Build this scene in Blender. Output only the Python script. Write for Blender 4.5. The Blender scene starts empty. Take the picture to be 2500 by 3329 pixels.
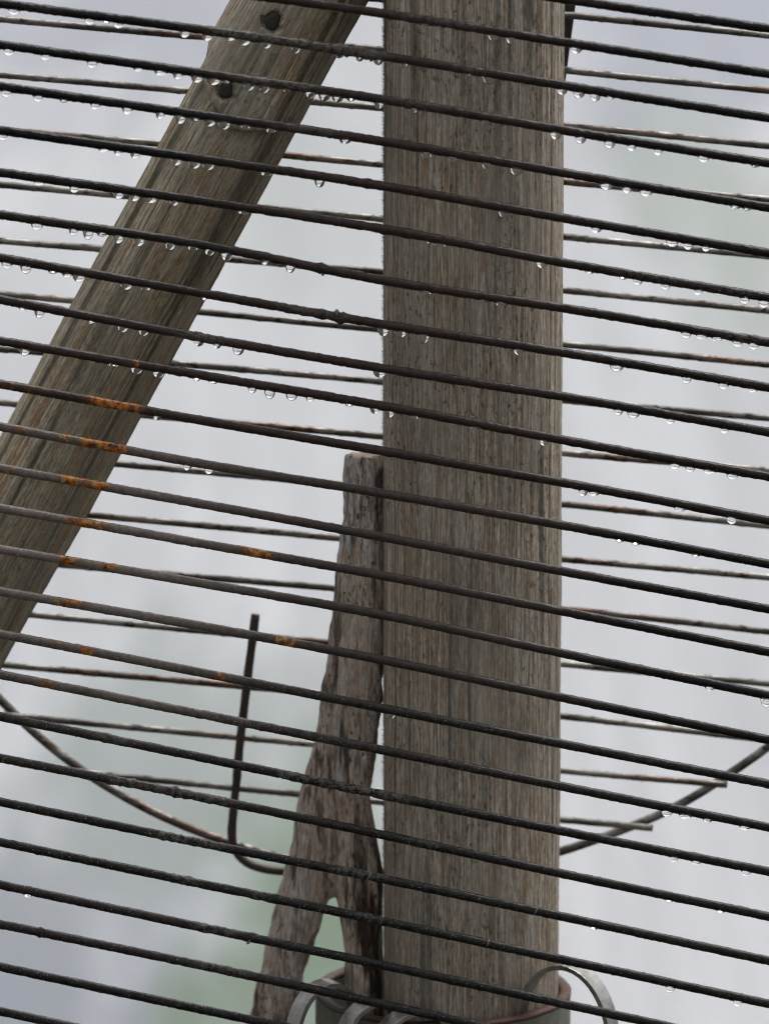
import bpy, math, random
import numpy as np
from mathutils import Vector, Matrix

# ---------------------------------------------------------------- camera, sky, sun, exposure
sc = bpy.context.scene
COL = sc.collection
D = 3.0                                   # metres from lens to the wires
PITCH = math.radians(12.2)
ZC = 0.60                                 # height of the picture's centre above the water
WID = 1.0 / 3.0                           # metres across the frame at distance D
FWD = Vector((0, math.cos(PITCH), -math.sin(PITCH)))
UP = Vector((0, math.sin(PITCH), math.cos(PITCH)))
CAM = Vector((0, 0, ZC)) - FWD * D
cam_d = bpy.data.cameras.new('camera')
cam = bpy.data.objects.new('camera', cam_d)
COL.objects.link(cam)
cam.location = CAM
cam.rotation_euler = (math.radians(90) - PITCH, 0, 0)
cam_d.sensor_fit = 'HORIZONTAL'
cam_d.sensor_width = 36.0
cam_d.lens = 36.0 * D / WID
cam_d.clip_start = 0.1
cam_d.clip_end = 600
cam_d.dof.use_dof = True
cam_d.dof.focus_distance = D + 0.014
cam_d.dof.aperture_fstop = 10.0
cam_d.dof.aperture_blades = 9
sc.camera = cam

SUN_EL, SUN_AZ = 66.0, 40.0              # azimuth from +Y (behind the scene) towards +X
w = bpy.data.worlds.new('World')
sc.world = w
w.use_nodes = True
wn = w.node_tree
bg = wn.nodes['Background']
sky = wn.nodes.new('ShaderNodeTexSky')
sky.sky_type = 'NISHITA'
sky.sun_disc = False
sky.sun_elevation = math.radians(SUN_EL)
sky.sun_rotation = math.radians(SUN_AZ)
sky.air_density = 1.0
sky.dust_density = 6.0
sky.ozone_density = 1.0
hs = wn.nodes.new('ShaderNodeHueSaturation')
hs.inputs['Saturation'].default_value = 0.14
wn.links.new(sky.outputs[0], hs.inputs['Color'])
wn.links.new(hs.outputs[0], bg.inputs['Color'])
bg.inputs['Strength'].default_value = 0.13

sun_d = bpy.data.lights.new('sun', 'SUN')
sun_d.energy = 0.8
sun_d.angle = math.radians(35)
sun_d.color = (1.0, 0.97, 0.93)
sun = bpy.data.objects.new('sun', sun_d)
COL.objects.link(sun)
_a, _e = math.radians(SUN_AZ), math.radians(SUN_EL)
sdir = Vector((math.sin(_a) * math.cos(_e), math.cos(_a) * math.cos(_e), math.sin(_e)))
sun.rotation_euler = sdir.to_track_quat('Z', 'Y').to_euler()

sc.view_settings.view_transform = 'Standard'
sc.view_settings.look = 'None'
sc.view_settings.exposure = 0.82
sc.view_settings.gamma = 1.0
sc.view_settings.use_curve_mapping = False
sc.render.engine = 'CYCLES'
sc.cycles.use_denoising = True
sc.cycles.denoiser = 'OPENIMAGEDENOISE'
sc.cycles.denoising_input_passes = 'RGB_ALBEDO_NORMAL'
sc.cycles.denoising_prefilter = 'NONE'
sc.cycles.filter_width = 1.15
sc.cycles.use_adaptive_sampling = False
sc.cycles.transmission_bounces = 10
sc.cycles.max_bounces = 12
sc.cycles.caustics_refractive = True

random.seed(7)
rng = np.random.default_rng(7)

# ---------------------------------------------------------------- helpers
K = WID / 2500.0 / D


def ray(px, py):
    return FWD + Vector((1, 0, 0)) * ((px - 1250) * K) - UP * ((py - 1664.5) * K)


def at(px, py, Y):
    """point of the upright plane y = Y seen at photo pixel (px, py)"""
    r = ray(px, py)
    return CAM + r * ((Y - CAM.y) / r.y)


def ground(px, py, Z=0.0):
    r = ray(px, py)
    return CAM + r * ((Z - CAM.z) / r.z)


def hash2(ix, iy, seed):
    h = (ix.astype(np.int64) * 374761393 + iy.astype(np.int64) * 668265263 + seed * 974634777) & 0xFFFFFFFF
    h = ((h ^ (h >> 13)) * 1274126177) & 0xFFFFFFFF
    return ((h ^ (h >> 16)) & 0xFFFF) / 65535.0


def vn(x, y, seed=0):
    """smooth value noise, -1..1"""
    x = np.asarray(x, float); y = np.asarray(y, float)
    x, y = np.broadcast_arrays(x, y)
    ix = np.floor(x); iy = np.floor(y)
    fx = x - ix; fy = y - iy
    fx = fx * fx * (3 - 2 * fx); fy = fy * fy * (3 - 2 * fy)
    a = hash2(ix, iy, seed); b = hash2(ix + 1, iy, seed)
    c = hash2(ix, iy + 1, seed); d = hash2(ix + 1, iy + 1, seed)
    return ((a * (1 - fx) + b * fx) * (1 - fy) + (c * (1 - fx) + d * fx) * fy) * 2 - 1


def sstep(a, b, x):
    t = np.clip((x - a) / (b - a), 0, 1)
    return t * t * (3 - 2 * t)


def mesh_np(name, verts, faces, smooth=True):
    me = bpy.data.meshes.new(name)
    me.from_pydata([tuple(v) for v in verts], [], [tuple(f) for f in faces])
    if smooth:
        me.polygons.foreach_set('use_smooth', [True] * len(me.polygons))
    me.update()
    return me


def obj(name, me, mat=None, parent=None):
    o = bpy.data.objects.new(name, me)
    COL.objects.link(o)
    if mat is not None and me is not None:
        if not me.materials:
            me.materials.append(mat)
    if parent is not None:
        o.parent = parent
        if parent.parent is None and parent.type == 'EMPTY':
            pass
    return o


def thing(o, label, cat, group=None):
    o['label'] = label
    o['category'] = cat
    if group:
        o['group'] = group
    return o


def empty(name, loc=(0, 0, 0)):
    o = bpy.data.objects.new(name, None)
    COL.objects.link(o)
    o.location = loc
    o.empty_display_size = 0.05
    return o


def grid_faces(nr, nc, wrap=True, caps=True):
    """rings of nc points, nr rings"""
    f = []
    cc = nc if wrap else nc - 1
    for i in range(nr - 1):
        for j in range(cc):
            k = (j + 1) % nc
            f.append((i * nc + j, i * nc + k, (i + 1) * nc + k, (i + 1) * nc + j))
    if caps and wrap:
        f.append(tuple(range(nc))[::-1])
        f.append(tuple((nr - 1) * nc + j for j in range(nc)))
    return f


def tube(path, rad, n=12, disp=None):
    """round rod along a path; rad scalar or array; disp(i_ring, ang) -> array of extra radius"""
    P = np.array([tuple(p) for p in path], float)
    m = len(P)
    T = np.gradient(P, axis=0)
    T /= np.linalg.norm(T, axis=1)[:, None]
    ref = np.array([0, 1.0, 0])
    N1 = np.cross(T, ref)
    bad = np.linalg.norm(N1, axis=1) < 1e-3
    if bad.any():
        N1[bad] = np.cross(T[bad], np.array([1.0, 0, 0]))
    N1 /= np.linalg.norm(N1, axis=1)[:, None]
    N2 = np.cross(T, N1)
    ang = np.linspace(0, 2 * math.pi, n, endpoint=False)
    R = np.broadcast_to(np.asarray(rad, float).reshape(-1, 1), (m, n)).copy()
    if disp is not None:
        R = R + disp(ang)
    V = P[:, None, :] + R[:, :, None] * (np.cos(ang)[None, :, None] * N1[:, None, :] + np.sin(ang)[None, :, None] * N2[:, None, :])
    return V.reshape(-1, 3), grid_faces(m, n)


def pchip(xs, ys, xq):
    """smooth curve through the knots, straight beyond them"""
    xs = np.asarray(xs, float); ys = np.asarray(ys, float)
    h = np.diff(xs); d = np.diff(ys) / h
    m = np.zeros(len(xs))
    m[0] = d[0]; m[-1] = d[-1]
    if len(xs) > 2:
        m[1:-1] = (d[:-1] * h[1:] + d[1:] * h[:-1]) / (h[1:] + h[:-1])
    xq = np.asarray(xq, float)
    i = np.clip(np.searchsorted(xs, xq) - 1, 0, len(xs) - 2)
    t = (xq - xs[i]) / h[i]
    y = ((1 + 2 * t) * (1 - t) ** 2 * ys[i] + t * (1 - t) ** 2 * h[i] * m[i] + t * t * (3 - 2 * t) * ys[i + 1] + t * t * (t - 1) * h[i] * m[i + 1])
    lo = xq < xs[0]; hi = xq > xs[-1]
    y[lo] = ys[0] + (xq[lo] - xs[0]) * m[0]
    y[hi] = ys[-1] + (xq[hi] - xs[-1]) * m[-1]
    return y


def set_attr(me, name, arr):
    a = me.attributes.new(name, 'FLOAT_COLOR', 'POINT')
    c = np.ones((len(arr), 4), np.float32)
    c[:, :3] = arr
    a.data.foreach_set('color', c.ravel())


# ---------------------------------------------------------------- material helpers
def new_mat(name):
    m = bpy.data.materials.new(name)
    m.use_nodes = True
    nt = m.node_tree
    b = nt.nodes['Principled BSDF']
    return m, nt, b


def node(nt, t, **kw):
    n = nt.nodes.new(t)
    for k, v in kw.items():
        if k in n.inputs:
            n.inputs[k].default_value = v
        else:
            setattr(n, k, v)
    return n


def mapped(nt, scale, loc=(0, 0, 0)):
    tc = node(nt, 'ShaderNodeTexCoord')
    mp = node(nt, 'ShaderNodeMapping')
    mp.inputs['Scale'].default_value = scale
    mp.inputs['Location'].default_value = loc
    nt.links.new(tc.outputs['Object'], mp.inputs['Vector'])
    return mp.outputs[0]


def noise(nt, vec, detail=4, rough=0.55, dist=0.0, scale=1.0):
    n = node(nt, 'ShaderNodeTexNoise')
    n.inputs['Scale'].default_value = scale
    n.inputs['Detail'].default_value = detail
    n.inputs['Roughness'].default_value = rough
    n.inputs['Distortion'].default_value = dist
    nt.links.new(vec, n.inputs['Vector'])
    return n.outputs['Fac']


def ramp(nt, fac, stops, interp='LINEAR'):
    r = node(nt, 'ShaderNodeValToRGB')
    cr = r.color_ramp
    cr.interpolation = interp
    while len(cr.elements) < len(stops):
        cr.elements.new(0.5)
    for e, (p, c) in zip(cr.elements, stops):
        e.position = p
        e.color = (*c, 1) if not isinstance(c, (int, float)) else (c, c, c, 1)
    nt.links.new(fac, r.inputs['Fac'])
    return r.outputs['Color']


def mix(nt, fac, a, b, mode='MIX'):
    m = node(nt, 'ShaderNodeMix', data_type='RGBA', blend_type=mode)
    for sock, v in ((m.inputs[0], fac), (m.inputs[6], a), (m.inputs[7], b)):
        if isinstance(v, (int, float)):
            sock.default_value = v
        elif isinstance(v, tuple):
            sock.default_value = (*v, 1)
        else:
            nt.links.new(v, sock)
    return m.outputs[2]


def math_n(nt, op, a, b=0.0):
    m = node(nt, 'ShaderNodeMath', operation=op)
    for s, v in zip(m.inputs, (a, b)):
        if isinstance(v, (int, float)):
            s.default_value = v
        else:
            nt.links.new(v, s)
    return m.outputs[0]


def bump(nt, bsdf, height, dist, strength=1.0):
    b = node(nt, 'ShaderNodeBump')
    b.inputs['Distance'].default_value = dist
    b.inputs['Strength'].default_value = strength
    nt.links.new(height, b.inputs['Height'])
    nt.links.new(b.outputs[0], bsdf.inputs['Normal'])
    return b


def wood(name, across, along, stops, blotch_col, blotch_amt=0.45, fibre=0.5, bd=0.0006, speck=0.55, rough=0.8, dark=0.35, seed=0.0, det=5, dk=(0.56, 0.72), pale=None):
    m, nt, b = new_mat(name)
    v1 = mapped(nt, (across, across, along), (seed, seed * 2, seed))
    n1 = noise(nt, v1, det, 0.6, 0.2)
    v2 = mapped(nt, (1000, 1000, 210), (seed, 0, 3))
    n2 = noise(nt, v2, 5, 0.7)
    v3 = mapped(nt, (26, 26, 13), (seed, 5, 0))
    n3 = noise(nt, v3, 3, 0.6)
    v4 = mapped(nt, (across * 2.4, across * 2.4, along * 3), (9, seed, 0))
    n4 = noise(nt, v4, 3, 0.6)
    col = ramp(nt, n1, stops)
    col = mix(nt, math_n(nt, 'MULTIPLY', ramp(nt, n3, [(0.38, 0.0), (0.66, 1.0)]), blotch_amt), col, blotch_col)
    col = mix(nt, fibre, col, ramp(nt, n2, [(0.33, 0.05), (0.5, 0.5), (0.67, 0.95)]), 'OVERLAY')
    if pale is not None:      # bleached, worn patches
        v8 = mapped(nt, (30, 30, 9), (11, seed, 4))
        n8 = noise(nt, v8, 4, 0.65, 0.6)
        col = mix(nt, ramp(nt, n8, [(0.48, 0.0), (0.62, 0.7)]), col, mix(nt, 0.5, pale, col))
    # dark weathered streaks
    col = mix(nt, math_n(nt, 'MULTIPLY', ramp(nt, n4, [(dk[0], 0.0), (dk[1], 1.0)]), dark), col, (0.035, 0.031, 0.026))
    # black mould specks and pits
    v5 = mapped(nt, (620, 620, 300), (2, seed, 1))
    n5 = noise(nt, v5, 2, 0.5)
    v6 = mapped(nt, (45, 45, 20), (0, seed, 8))
    n6 = noise(nt, v6, 2, 0.5)
    sp = math_n(nt, 'MULTIPLY', ramp(nt, n5, [(0.60, 0.0), (0.66, 1.0)]), ramp(nt, n6, [(0.40, 0.0), (0.56, 1.0)]))
    col = mix(nt, math_n(nt, 'MULTIPLY', sp, speck), col, (0.012, 0.011, 0.01))
    # pale lifted fibres
    v7 = mapped(nt, (900, 900, 130), (4, 4, seed))
    n7 = noise(nt, v7, 2, 0.5)
    col = mix(nt, math_n(nt, 'MULTIPLY', ramp(nt, n7, [(0.62, 0.0), (0.70, 1.0)]), 0.35), col, (0.36, 0.31, 0.25))
    nt.links.new(col, b.inputs['Base Color'])
    b.inputs['Roughness'].default_value = rough
    b.inputs['Specular IOR Level'].default_value = 0.25
    hgt = math_n(nt, 'ADD', math_n(nt, 'MULTIPLY', n1, 0.7), math_n(nt, 'ADD', math_n(nt, 'MULTIPLY', n2, 0.45), math_n(nt, 'MULTIPLY', n7, 0.3)))
    bump(nt, b, hgt, bd)
    return m


# post: grey-brown softwood, ridged grain
M_POST = wood('weathered_post_wood', 150, 4.2,
              [(0.34, (0.119, 0.105, 0.085)), (0.42, (0.297, 0.264, 0.216)), (0.455, (0.492, 0.437, 0.368)), (0.49, (0.350, 0.240, 0.153)), (0.515, (0.223, 0.188, 0.150)), (0.545, (0.551, 0.492, 0.414)), (0.60, (0.261, 0.183, 0.119)), (0.66, (0.476, 0.417, 0.342))],
              (0.175, 0.162, 0.138), 0.5, 0.45, 0.0014, 0.6, 0.8, 0.24, 6.3, 3.5, pale=(0.46, 0.410, 0.340))
M_BRACE = wood('weathered_brace_wood', 200, 1.2,
               [(0.37, (0.095, 0.075, 0.050)), (0.44, (0.224, 0.193, 0.135)), (0.49, (0.377, 0.340, 0.263)), (0.53, (0.275, 0.168, 0.083)), (0.58, (0.497, 0.451, 0.362)), (0.64, (0.206, 0.152, 0.091))],
               (0.130, 0.120, 0.086), 0.45, 0.45, 0.0016, 0.35, 0.8, 0.30, 1.7, pale=(0.40, 0.375, 0.32))
M_DRIFT = wood('driftwood_brown', 120, 11.0,
               [(0.38, (0.044, 0.029, 0.023)), (0.43, (0.278, 0.206, 0.163)), (0.48, (0.620, 0.530, 0.464)), (0.53, (0.438, 0.320, 0.243)), (0.58, (0.620, 0.620, 0.610)), (0.64, (0.320, 0.223, 0.163))],
               (0.200, 0.140, 0.100), 0.35, 0.5, 0.0022, 0.8, 0.75, 0.9, 4.1, dk=(0.535, 0.66), pale=(0.60, 0.53, 0.45))


def fibre_mat():
    m, nt, b = new_mat('pale_wood_fibre')
    b.inputs['Base Color'].default_value = (0.30, 0.255, 0.19, 1)
    b.inputs['Roughness'].default_value = 0.8
    return m


M_FIBRE = fibre_mat()


def iron(name):
    """wire colour comes from the wire (paint, rust, grime painted on the wire itself)"""
    m, nt, b = new_mat(name)
    at_ = node(nt, 'ShaderNodeAttribute', attribute_name='tone')
    am = node(nt, 'ShaderNodeAttribute', attribute_name='marks')
    sep = node(nt, 'ShaderNodeSeparateColor')
    nt.links.new(am.outputs['Color'], sep.inputs[0])
    lich, scab, spec = sep.outputs[0], sep.outputs[1], sep.outputs[2]
    v1 = mapped(nt, (420, 420, 420)); n1 = noise(nt, v1, 5, 0.65)
    v2 = mapped(nt, (1500, 1500, 1500)); n2 = noise(nt, v2, 3, 0.6)
    v3 = mapped(nt, (150, 150, 150), (3, 1, 2)); n3 = noise(nt, v3, 4, 0.6)
    col = mix(nt, 0.65, at_.outputs['Color'], ramp(nt, n1, [(0.25, 0.18), (0.5, 0.5), (0.75, 0.84)]), 'OVERLAY')
    # dull rust bloom
    rb = math_n(nt, 'MULTIPLY', ramp(nt, n3, [(0.52, 0.0), (0.68, 1.0)]), 0.40)
    col = mix(nt, rb, col, mix(nt, 0.82, (0.085, 0.042, 0.026), at_.outputs['Color']))
    # pale scale and grime
    sc_ = math_n(nt, 'MULTIPLY', ramp(nt, math_n(nt, 'ADD', math_n(nt, 'MULTIPLY', n1, 0.6), math_n(nt, 'MULTIPLY', n2, 0.4)), [(0.44, 0.0), (0.56, 1.0)]), scab)
    col = mix(nt, math_n(nt, 'MULTIPLY', sc_, 0.6), col, (0.125, 0.118, 0.105))
    # white dots
    v4 = mapped(nt, (1150, 1150, 1150), (7, 0, 3)); n4 = noise(nt, v4, 2, 0.5)
    sp = math_n(nt, 'MULTIPLY', ramp(nt, n4, [(0.66, 0.0), (0.71, 1.0)]), spec)
    col = mix(nt, sp, col, (0.24, 0.22, 0.18))
    # orange lichen and fresh rust
    v5 = mapped(nt, (330, 330, 330), (1, 8, 3)); n5 = noise(nt, v5, 4, 0.6)
    halo = math_n(nt, 'MULTIPLY', ramp(nt, lich, [(0.0, 0.0), (0.8, 1.0)]), ramp(nt, n3, [(0.38, 0.15), (0.58, 0.8)]))
    col = mix(nt, halo, col, (0.115, 0.052, 0.028))
    om = ramp(nt, math_n(nt, 'MULTIPLY', math_n(nt, 'ADD', lich, math_n(nt, 'MULTIPLY', math_n(nt, 'SUBTRACT', n5, 0.5), 2.6)), ramp(nt, lich, [(0.0, 0.0), (0.3, 1.0)])), [(0.62, 0.0), (0.78, 1.0)])
    oc = ramp(nt, n1, [(0.34, (0.030, 0.016, 0.010)), (0.43, (0.150, 0.052, 0.016)), (0.50, (0.330, 0.092, 0.014)), (0.56, (0.34, 0.15, 0.022)), (0.64, (0.24, 0.22, 0.10))])
    col = mix(nt, om, col, oc)
    nt.links.new(col, b.inputs['Base Color'])
    nt.links.new(ramp(nt, n3, [(0.3, 0.18), (0.7, 0.42)]), b.inputs['Roughness'])
    b.inputs['Specular IOR Level'].default_value = 0.17
    hgt = math_n(nt, 'ADD', math_n(nt, 'MULTIPLY', n1, 0.8), math_n(nt, 'MULTIPLY', n2, 0.3))
    bump(nt, b, hgt, 0.00038)
    return m


M_WIRE = iron('wet_rusted_wire')


def water_drop_mat():
    m, nt, b = new_mat('clear_water')
    b.inputs['Base Color'].default_value = (1, 1, 1, 1)
    b.inputs['Roughness'].default_value = 0.0
    b.inputs['IOR'].default_value = 1.333
    b.inputs['Transmission Weight'].default_value = 1.0
    return m


M_DROP = water_drop_mat()


def back_wire_mat():
    m, nt, b = new_mat('worn_galvanised_wire')
    v1 = mapped(nt, (22, 120, 120)); n1 = noise(nt, v1, 4, 0.6)
    v2 = mapped(nt, (180, 400, 400), (2, 2, 2)); n2 = noise(nt, v2, 4, 0.65)
    v3 = mapped(nt, (14, 60, 60), (5, 2, 2)); n3 = noise(nt, v3, 2, 0.5)
    col = ramp(nt, n1, [(0.34, (0.06, 0.053, 0.047)), (0.45, (0.10, 0.092, 0.083)), (0.60, (0.26, 0.245, 0.228))])
    rust = math_n(nt, 'MULTIPLY', ramp(nt, n3, [(0.55, 0.0), (0.68, 1.0)]), ramp(nt, n2, [(0.35, 0.1), (0.55, 1.0)]))
    col = mix(nt, rust, col, (0.12, 0.045, 0.02))
    col = mix(nt, ramp(nt, n2, [(0.54, 0.0), (0.64, 0.95)]), col, (0.02, 0.018, 0.016))
    nt.links.new(col, b.inputs['Base Color'])
    nt.links.new(ramp(nt, n2, [(0.3, 0.32), (0.7, 0.65)]), b.inputs['Roughness'])
    b.inputs['Metallic'].default_value = 0.6
    bump(nt, b, n2, 0.00025)
    return m


M_BACK = back_wire_mat()


def steel_mat(name, c1, c2, metallic=0.7, r1=0.3, r2=0.5):
    m, nt, b = new_mat(name)
    v1 = mapped(nt, (240, 240, 240)); n1 = noise(nt, v1, 5, 0.65)
    v2 = mapped(nt, (60, 60, 60), (1, 4, 2)); n2 = noise(nt, v2, 3, 0.6)
    col = mix(nt, ramp(nt, n2, [(0.35, 0.0), (0.65, 1.0)]), c1, c2)
    col = mix(nt, 0.5, col, ramp(nt, n1, [(0.25, 0.2), (0.75, 0.8)]), 'OVERLAY')
    nt.links.new(col, b.inputs['Base Color'])
    nt.links.new(ramp(nt, n1, [(0.3, r1), (0.7, r2)]), b.inputs['Roughness'])
    b.inputs['Metallic'].default_value = metallic
    bump(nt, b, n1, 0.0003)
    return m


M_CLIP = steel_mat('dull_spring_steel', (0.38, 0.37, 0.355), (0.24, 0.232, 0.22), 0.9, 0.24, 0.42)
M_PIPE = steel_mat('mossy_galvanised_pipe', (0.16, 0.165, 0.14), (0.085, 0.095, 0.065), 0.1, 0.6, 0.8)
M_RIM = steel_mat('rusty_cut_rim', (0.070, 0.022, 0.012), (0.060, 0.038, 0.031), 0.0, 0.5, 0.85)
M_DARK = steel_mat('blackened_iron', (0.012, 0.011, 0.012), (0.02, 0.017, 0.016), 0.0, 0.5, 0.7)
M_HANDLE = steel_mat('dark_rusty_rod', (0.022, 0.016, 0.012), (0.050, 0.030, 0.020), 0.0, 0.4, 0.65)
M_PEG = steel_mat('dark_wet_peg_wood', (0.018, 0.015, 0.012), (0.036, 0.031, 0.026), 0.0, 0.6, 0.8)

# ---------------------------------------------------------------- the pond behind
def water_mat():
    m, nt, b = new_mat('pale_pond_water')
    # colour streaks away from the camera imitate smeared reflections
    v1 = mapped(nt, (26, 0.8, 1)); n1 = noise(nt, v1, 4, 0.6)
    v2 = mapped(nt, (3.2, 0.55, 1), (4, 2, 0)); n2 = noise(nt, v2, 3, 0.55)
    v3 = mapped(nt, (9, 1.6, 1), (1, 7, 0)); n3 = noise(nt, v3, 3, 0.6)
    col = mix(nt, ramp(nt, n2, [(0.35, 0.0), (0.65, 1.0)]), (0.234, 0.241, 0.258), (0.278, 0.283, 0.297))  # pale base colour stands in for mirrored sky
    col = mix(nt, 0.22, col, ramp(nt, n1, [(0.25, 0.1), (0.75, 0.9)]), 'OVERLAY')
    tc = node(nt, 'ShaderNodeTexCoord')
    # soft green and dull blue-grey patches in the water colour
    def patch(px, py, rx, ry, colr, amt):
        nonlocal col
        g = ground(px, py)
        mp = node(nt, 'ShaderNodeMapping')
        mp.inputs['Location'].default_value = (-g.x / rx, -g.y / ry, 0)
        mp.inputs['Scale'].default_value = (1 / rx, 1 / ry, 0)
        nt.links.new(tc.outputs['Object'], mp.inputs['Vector'])
        ln = node(nt, 'ShaderNodeVectorMath', operation='LENGTH')
        nt.links.new(mp.outputs[0], ln.inputs[0])
        d = math_n(nt, 'ADD', ln.outputs['Value'], math_n(nt, 'MULTIPLY', math_n(nt, 'SUBTRACT', n3, 0.5), 2.2))
        col = mix(nt, math_n(nt, 'MULTIPLY', ramp(nt, d, [(0.35, 1.0), (1.0, 0.0)]), amt), col, colr)
    patch(300, 3000, 0.22, 0.70, (0.130, 0.142, 0.158), 0.75)
    patch(-100, 3300, 0.18, 0.6, (0.105, 0.114, 0.138), 0.8)
    patch(620, 2500, 0.20, 0.65, (0.125, 0.146, 0.136), 0.75)
    patch(980, 2950, 0.085, 0.50, (0.045, 0.082, 0.036), 0.9)
    patch(830, 3200, 0.085, 0.30, (0.052, 0.085, 0.046), 0.8)
    patch(2300, 620, 0.11, 1.3, (0.132, 0.160, 0.130), 0.65)
    patch(1000, 650, 0.12, 1.0, (0.165, 0.186, 0.176), 0.5)
    patch(2350, 60, 0.25, 1.2, (0.120, 0.134, 0.178), 0.7)
    patch(500, 60, 0.35, 1.0, (0.135, 0.146, 0.180), 0.7)
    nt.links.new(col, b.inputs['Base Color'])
    b.inputs['Roughness'].default_value = 0.35
    b.inputs['IOR'].default_value = 1.33
    v4 = mapped(nt, (30, 60, 1)); n4 = noise(nt, v4, 3, 0.5)
    bump(nt, b, n4, 0.004)
    return m


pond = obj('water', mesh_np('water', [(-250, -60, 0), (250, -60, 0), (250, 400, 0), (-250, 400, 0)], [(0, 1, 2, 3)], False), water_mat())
pond['kind'] = 'structure'


def bank_mat():
    m, nt, b = new_mat('added_dark_bank_soil')
    v1 = mapped(nt, (6, 6, 6)); n1 = noise(nt, v1, 5, 0.6)
    v2 = mapped(nt, (60, 60, 60)); n2 = noise(nt, v2, 4, 0.6)
    col = ramp(nt, n1, [(0.36, (0.030, 0.036, 0.016)), (0.52, (0.045, 0.036, 0.026)), (0.66, (0.060, 0.072, 0.028))])
    col = mix(nt, 0.5, col, ramp(nt, n2, [(0.3, 0.2), (0.7, 0.8)]), 'OVERLAY')
    nt.links.new(col, b.inputs['Base Color'])
    b.inputs['Roughness'].default_value = 0.85
    bump(nt, b, n2, 0.02)
    return m


bx_ = np.linspace(-60, 60, 241)
bank_rows = [(-60, 0.06), (-8, 0.05), (-1.0, 0.04), (0.2, 0.035), (0.7, 0.02), (0.9, -0.05)]
bv = []
for (y_, z_) in bank_rows:
    for x_ in bx_:
        k_ = 0.10 * float(vn(np.array([x_ * 1.7]), np.array([0.0]), 5)[0]) + 0.05 * float(vn(np.array([x_ * 6.0]), np.array([0.0]), 6)[0]) if y_ > 0.3 else 0.0
        bv.append((x_, y_ + k_, z_))
added_bank = obj('ground', mesh_np('ground', bv, grid_faces(len(bank_rows), len(bx_), wrap=False)), bank_mat())  # unseen dark bank, added to cut bounce light on undersides and wires
added_bank['kind'] = 'structure'

# ---------------------------------------------------------------- round wooden post
YP = 0.069
pc = at(1536, 1664, YP)
R_POST = 0.0392
ZB, ZT = 0.18, 1.02
nth = 300
# fine rows only where the camera looks
zr = np.concatenate([np.linspace(ZB, 0.34, 20)[:-1], np.linspace(0.34, 0.86, 420), np.linspace(0.86, ZT, 16)[1:]])
front = np.linspace(-100, 100, 250)
back = np.linspace(100, 260, 52)[1:-1]
th = np.radians(np.concatenate([front, back]) - 90)      # -90 deg = towards camera
TH, ZZ = np.meshgrid(th, zr)
sup = 2.35
rr = R_POST / (np.abs(np.cos(TH)) ** sup + np.abs(np.sin(TH)) ** sup) ** (1 / sup)
arc = TH * R_POST * 1000.0                                # millimetres round the post
zm = ZZ * 1000.0
hi = sstep(350, 720, zm)                                  # grain stands prouder higher up
wob = vn(arc * 0 + 3, zm / 60, 3) * 0.9
dis = 0.44 * vn((arc + wob) / 1.7, zm / 90, 1) * (0.35 + 0.75 * hi) + 0.16 * vn((arc + wob) / 0.7, zm / 25, 2) + 0.10 * vn(arc / 0.6, zm / 3.0, 5) + 0.35 * vn(arc / 9, zm / 80, 9)
# long drying crack on the right of the face
ca = math.radians(-90 + 54.5) * R_POST * 1000 + vn(zm / 40, zm * 0, 12) * 0.7
dis -= 1.3 * np.exp(-((arc - ca) / 0.30) ** 2) * sstep(360, 400, zm)
ca2 = math.radians(-90 + 41) * R_POST * 1000 + vn(zm / 30, zm * 0, 14) * 0.5
dis -= 0.6 * np.exp(-((arc - ca2) / 0.25) ** 2) * sstep(560, 640, zm)
for (px, py, wa, wz, dep) in ((1720, 62, .5, 2.2, 2.0), (1727, 88, .8, 2.6, 2.4), (1736, 112, .45, 2.0, 1.8), (1452, 2012, .55, .9, 1.6), (1478, 2008, .5, .7, 1.4), (1481, 2030, .7, .8, 1.5), (1725, 1908, .6, .9, 1.6), (1776, 1910, .8, 1.3, 1.3), (1360, 3238, 1.4, 1.6, 1.2), (1530, 3240, 1.1, .9, 1.2), (1452, 3075, .5, 1.5, 1.4), (1620, 560, .4, 3.0, 1.0), (1405, 1475, .4, 2.4, 1.0), (1605, 1480, .5, 3.0, 1.0), (1330, 2076, .4, .6, 1.2), (1700, 1250, .4, 5, .9)):
    pz = at(px, py, 0.035).z * 1000
    pth = -math.pi / 2 + math.asin(max(-0.99, min(0.99, (px - 1536) * 0.0001348 / 0.0405)))
    dis = dis - dep * np.exp(-((arc - pth * R_POST * 1000) / wa) ** 2 - ((zm - pz) / wz) ** 2)
rr = rr + dis / 1000.0
PV = np.stack([np.cos(TH) * rr, np.sin(TH) * rr, ZZ], -1).reshape(-1, 3)
post = obj('wooden_post', mesh_np('wooden_post', PV, grid_faces(len(zr), len(th))), M_POST)
post.location = (pc.x, YP, 0)
thing(post, 'thick upright round post of weathered grey-brown wood standing in a pipe', 'post')

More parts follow.
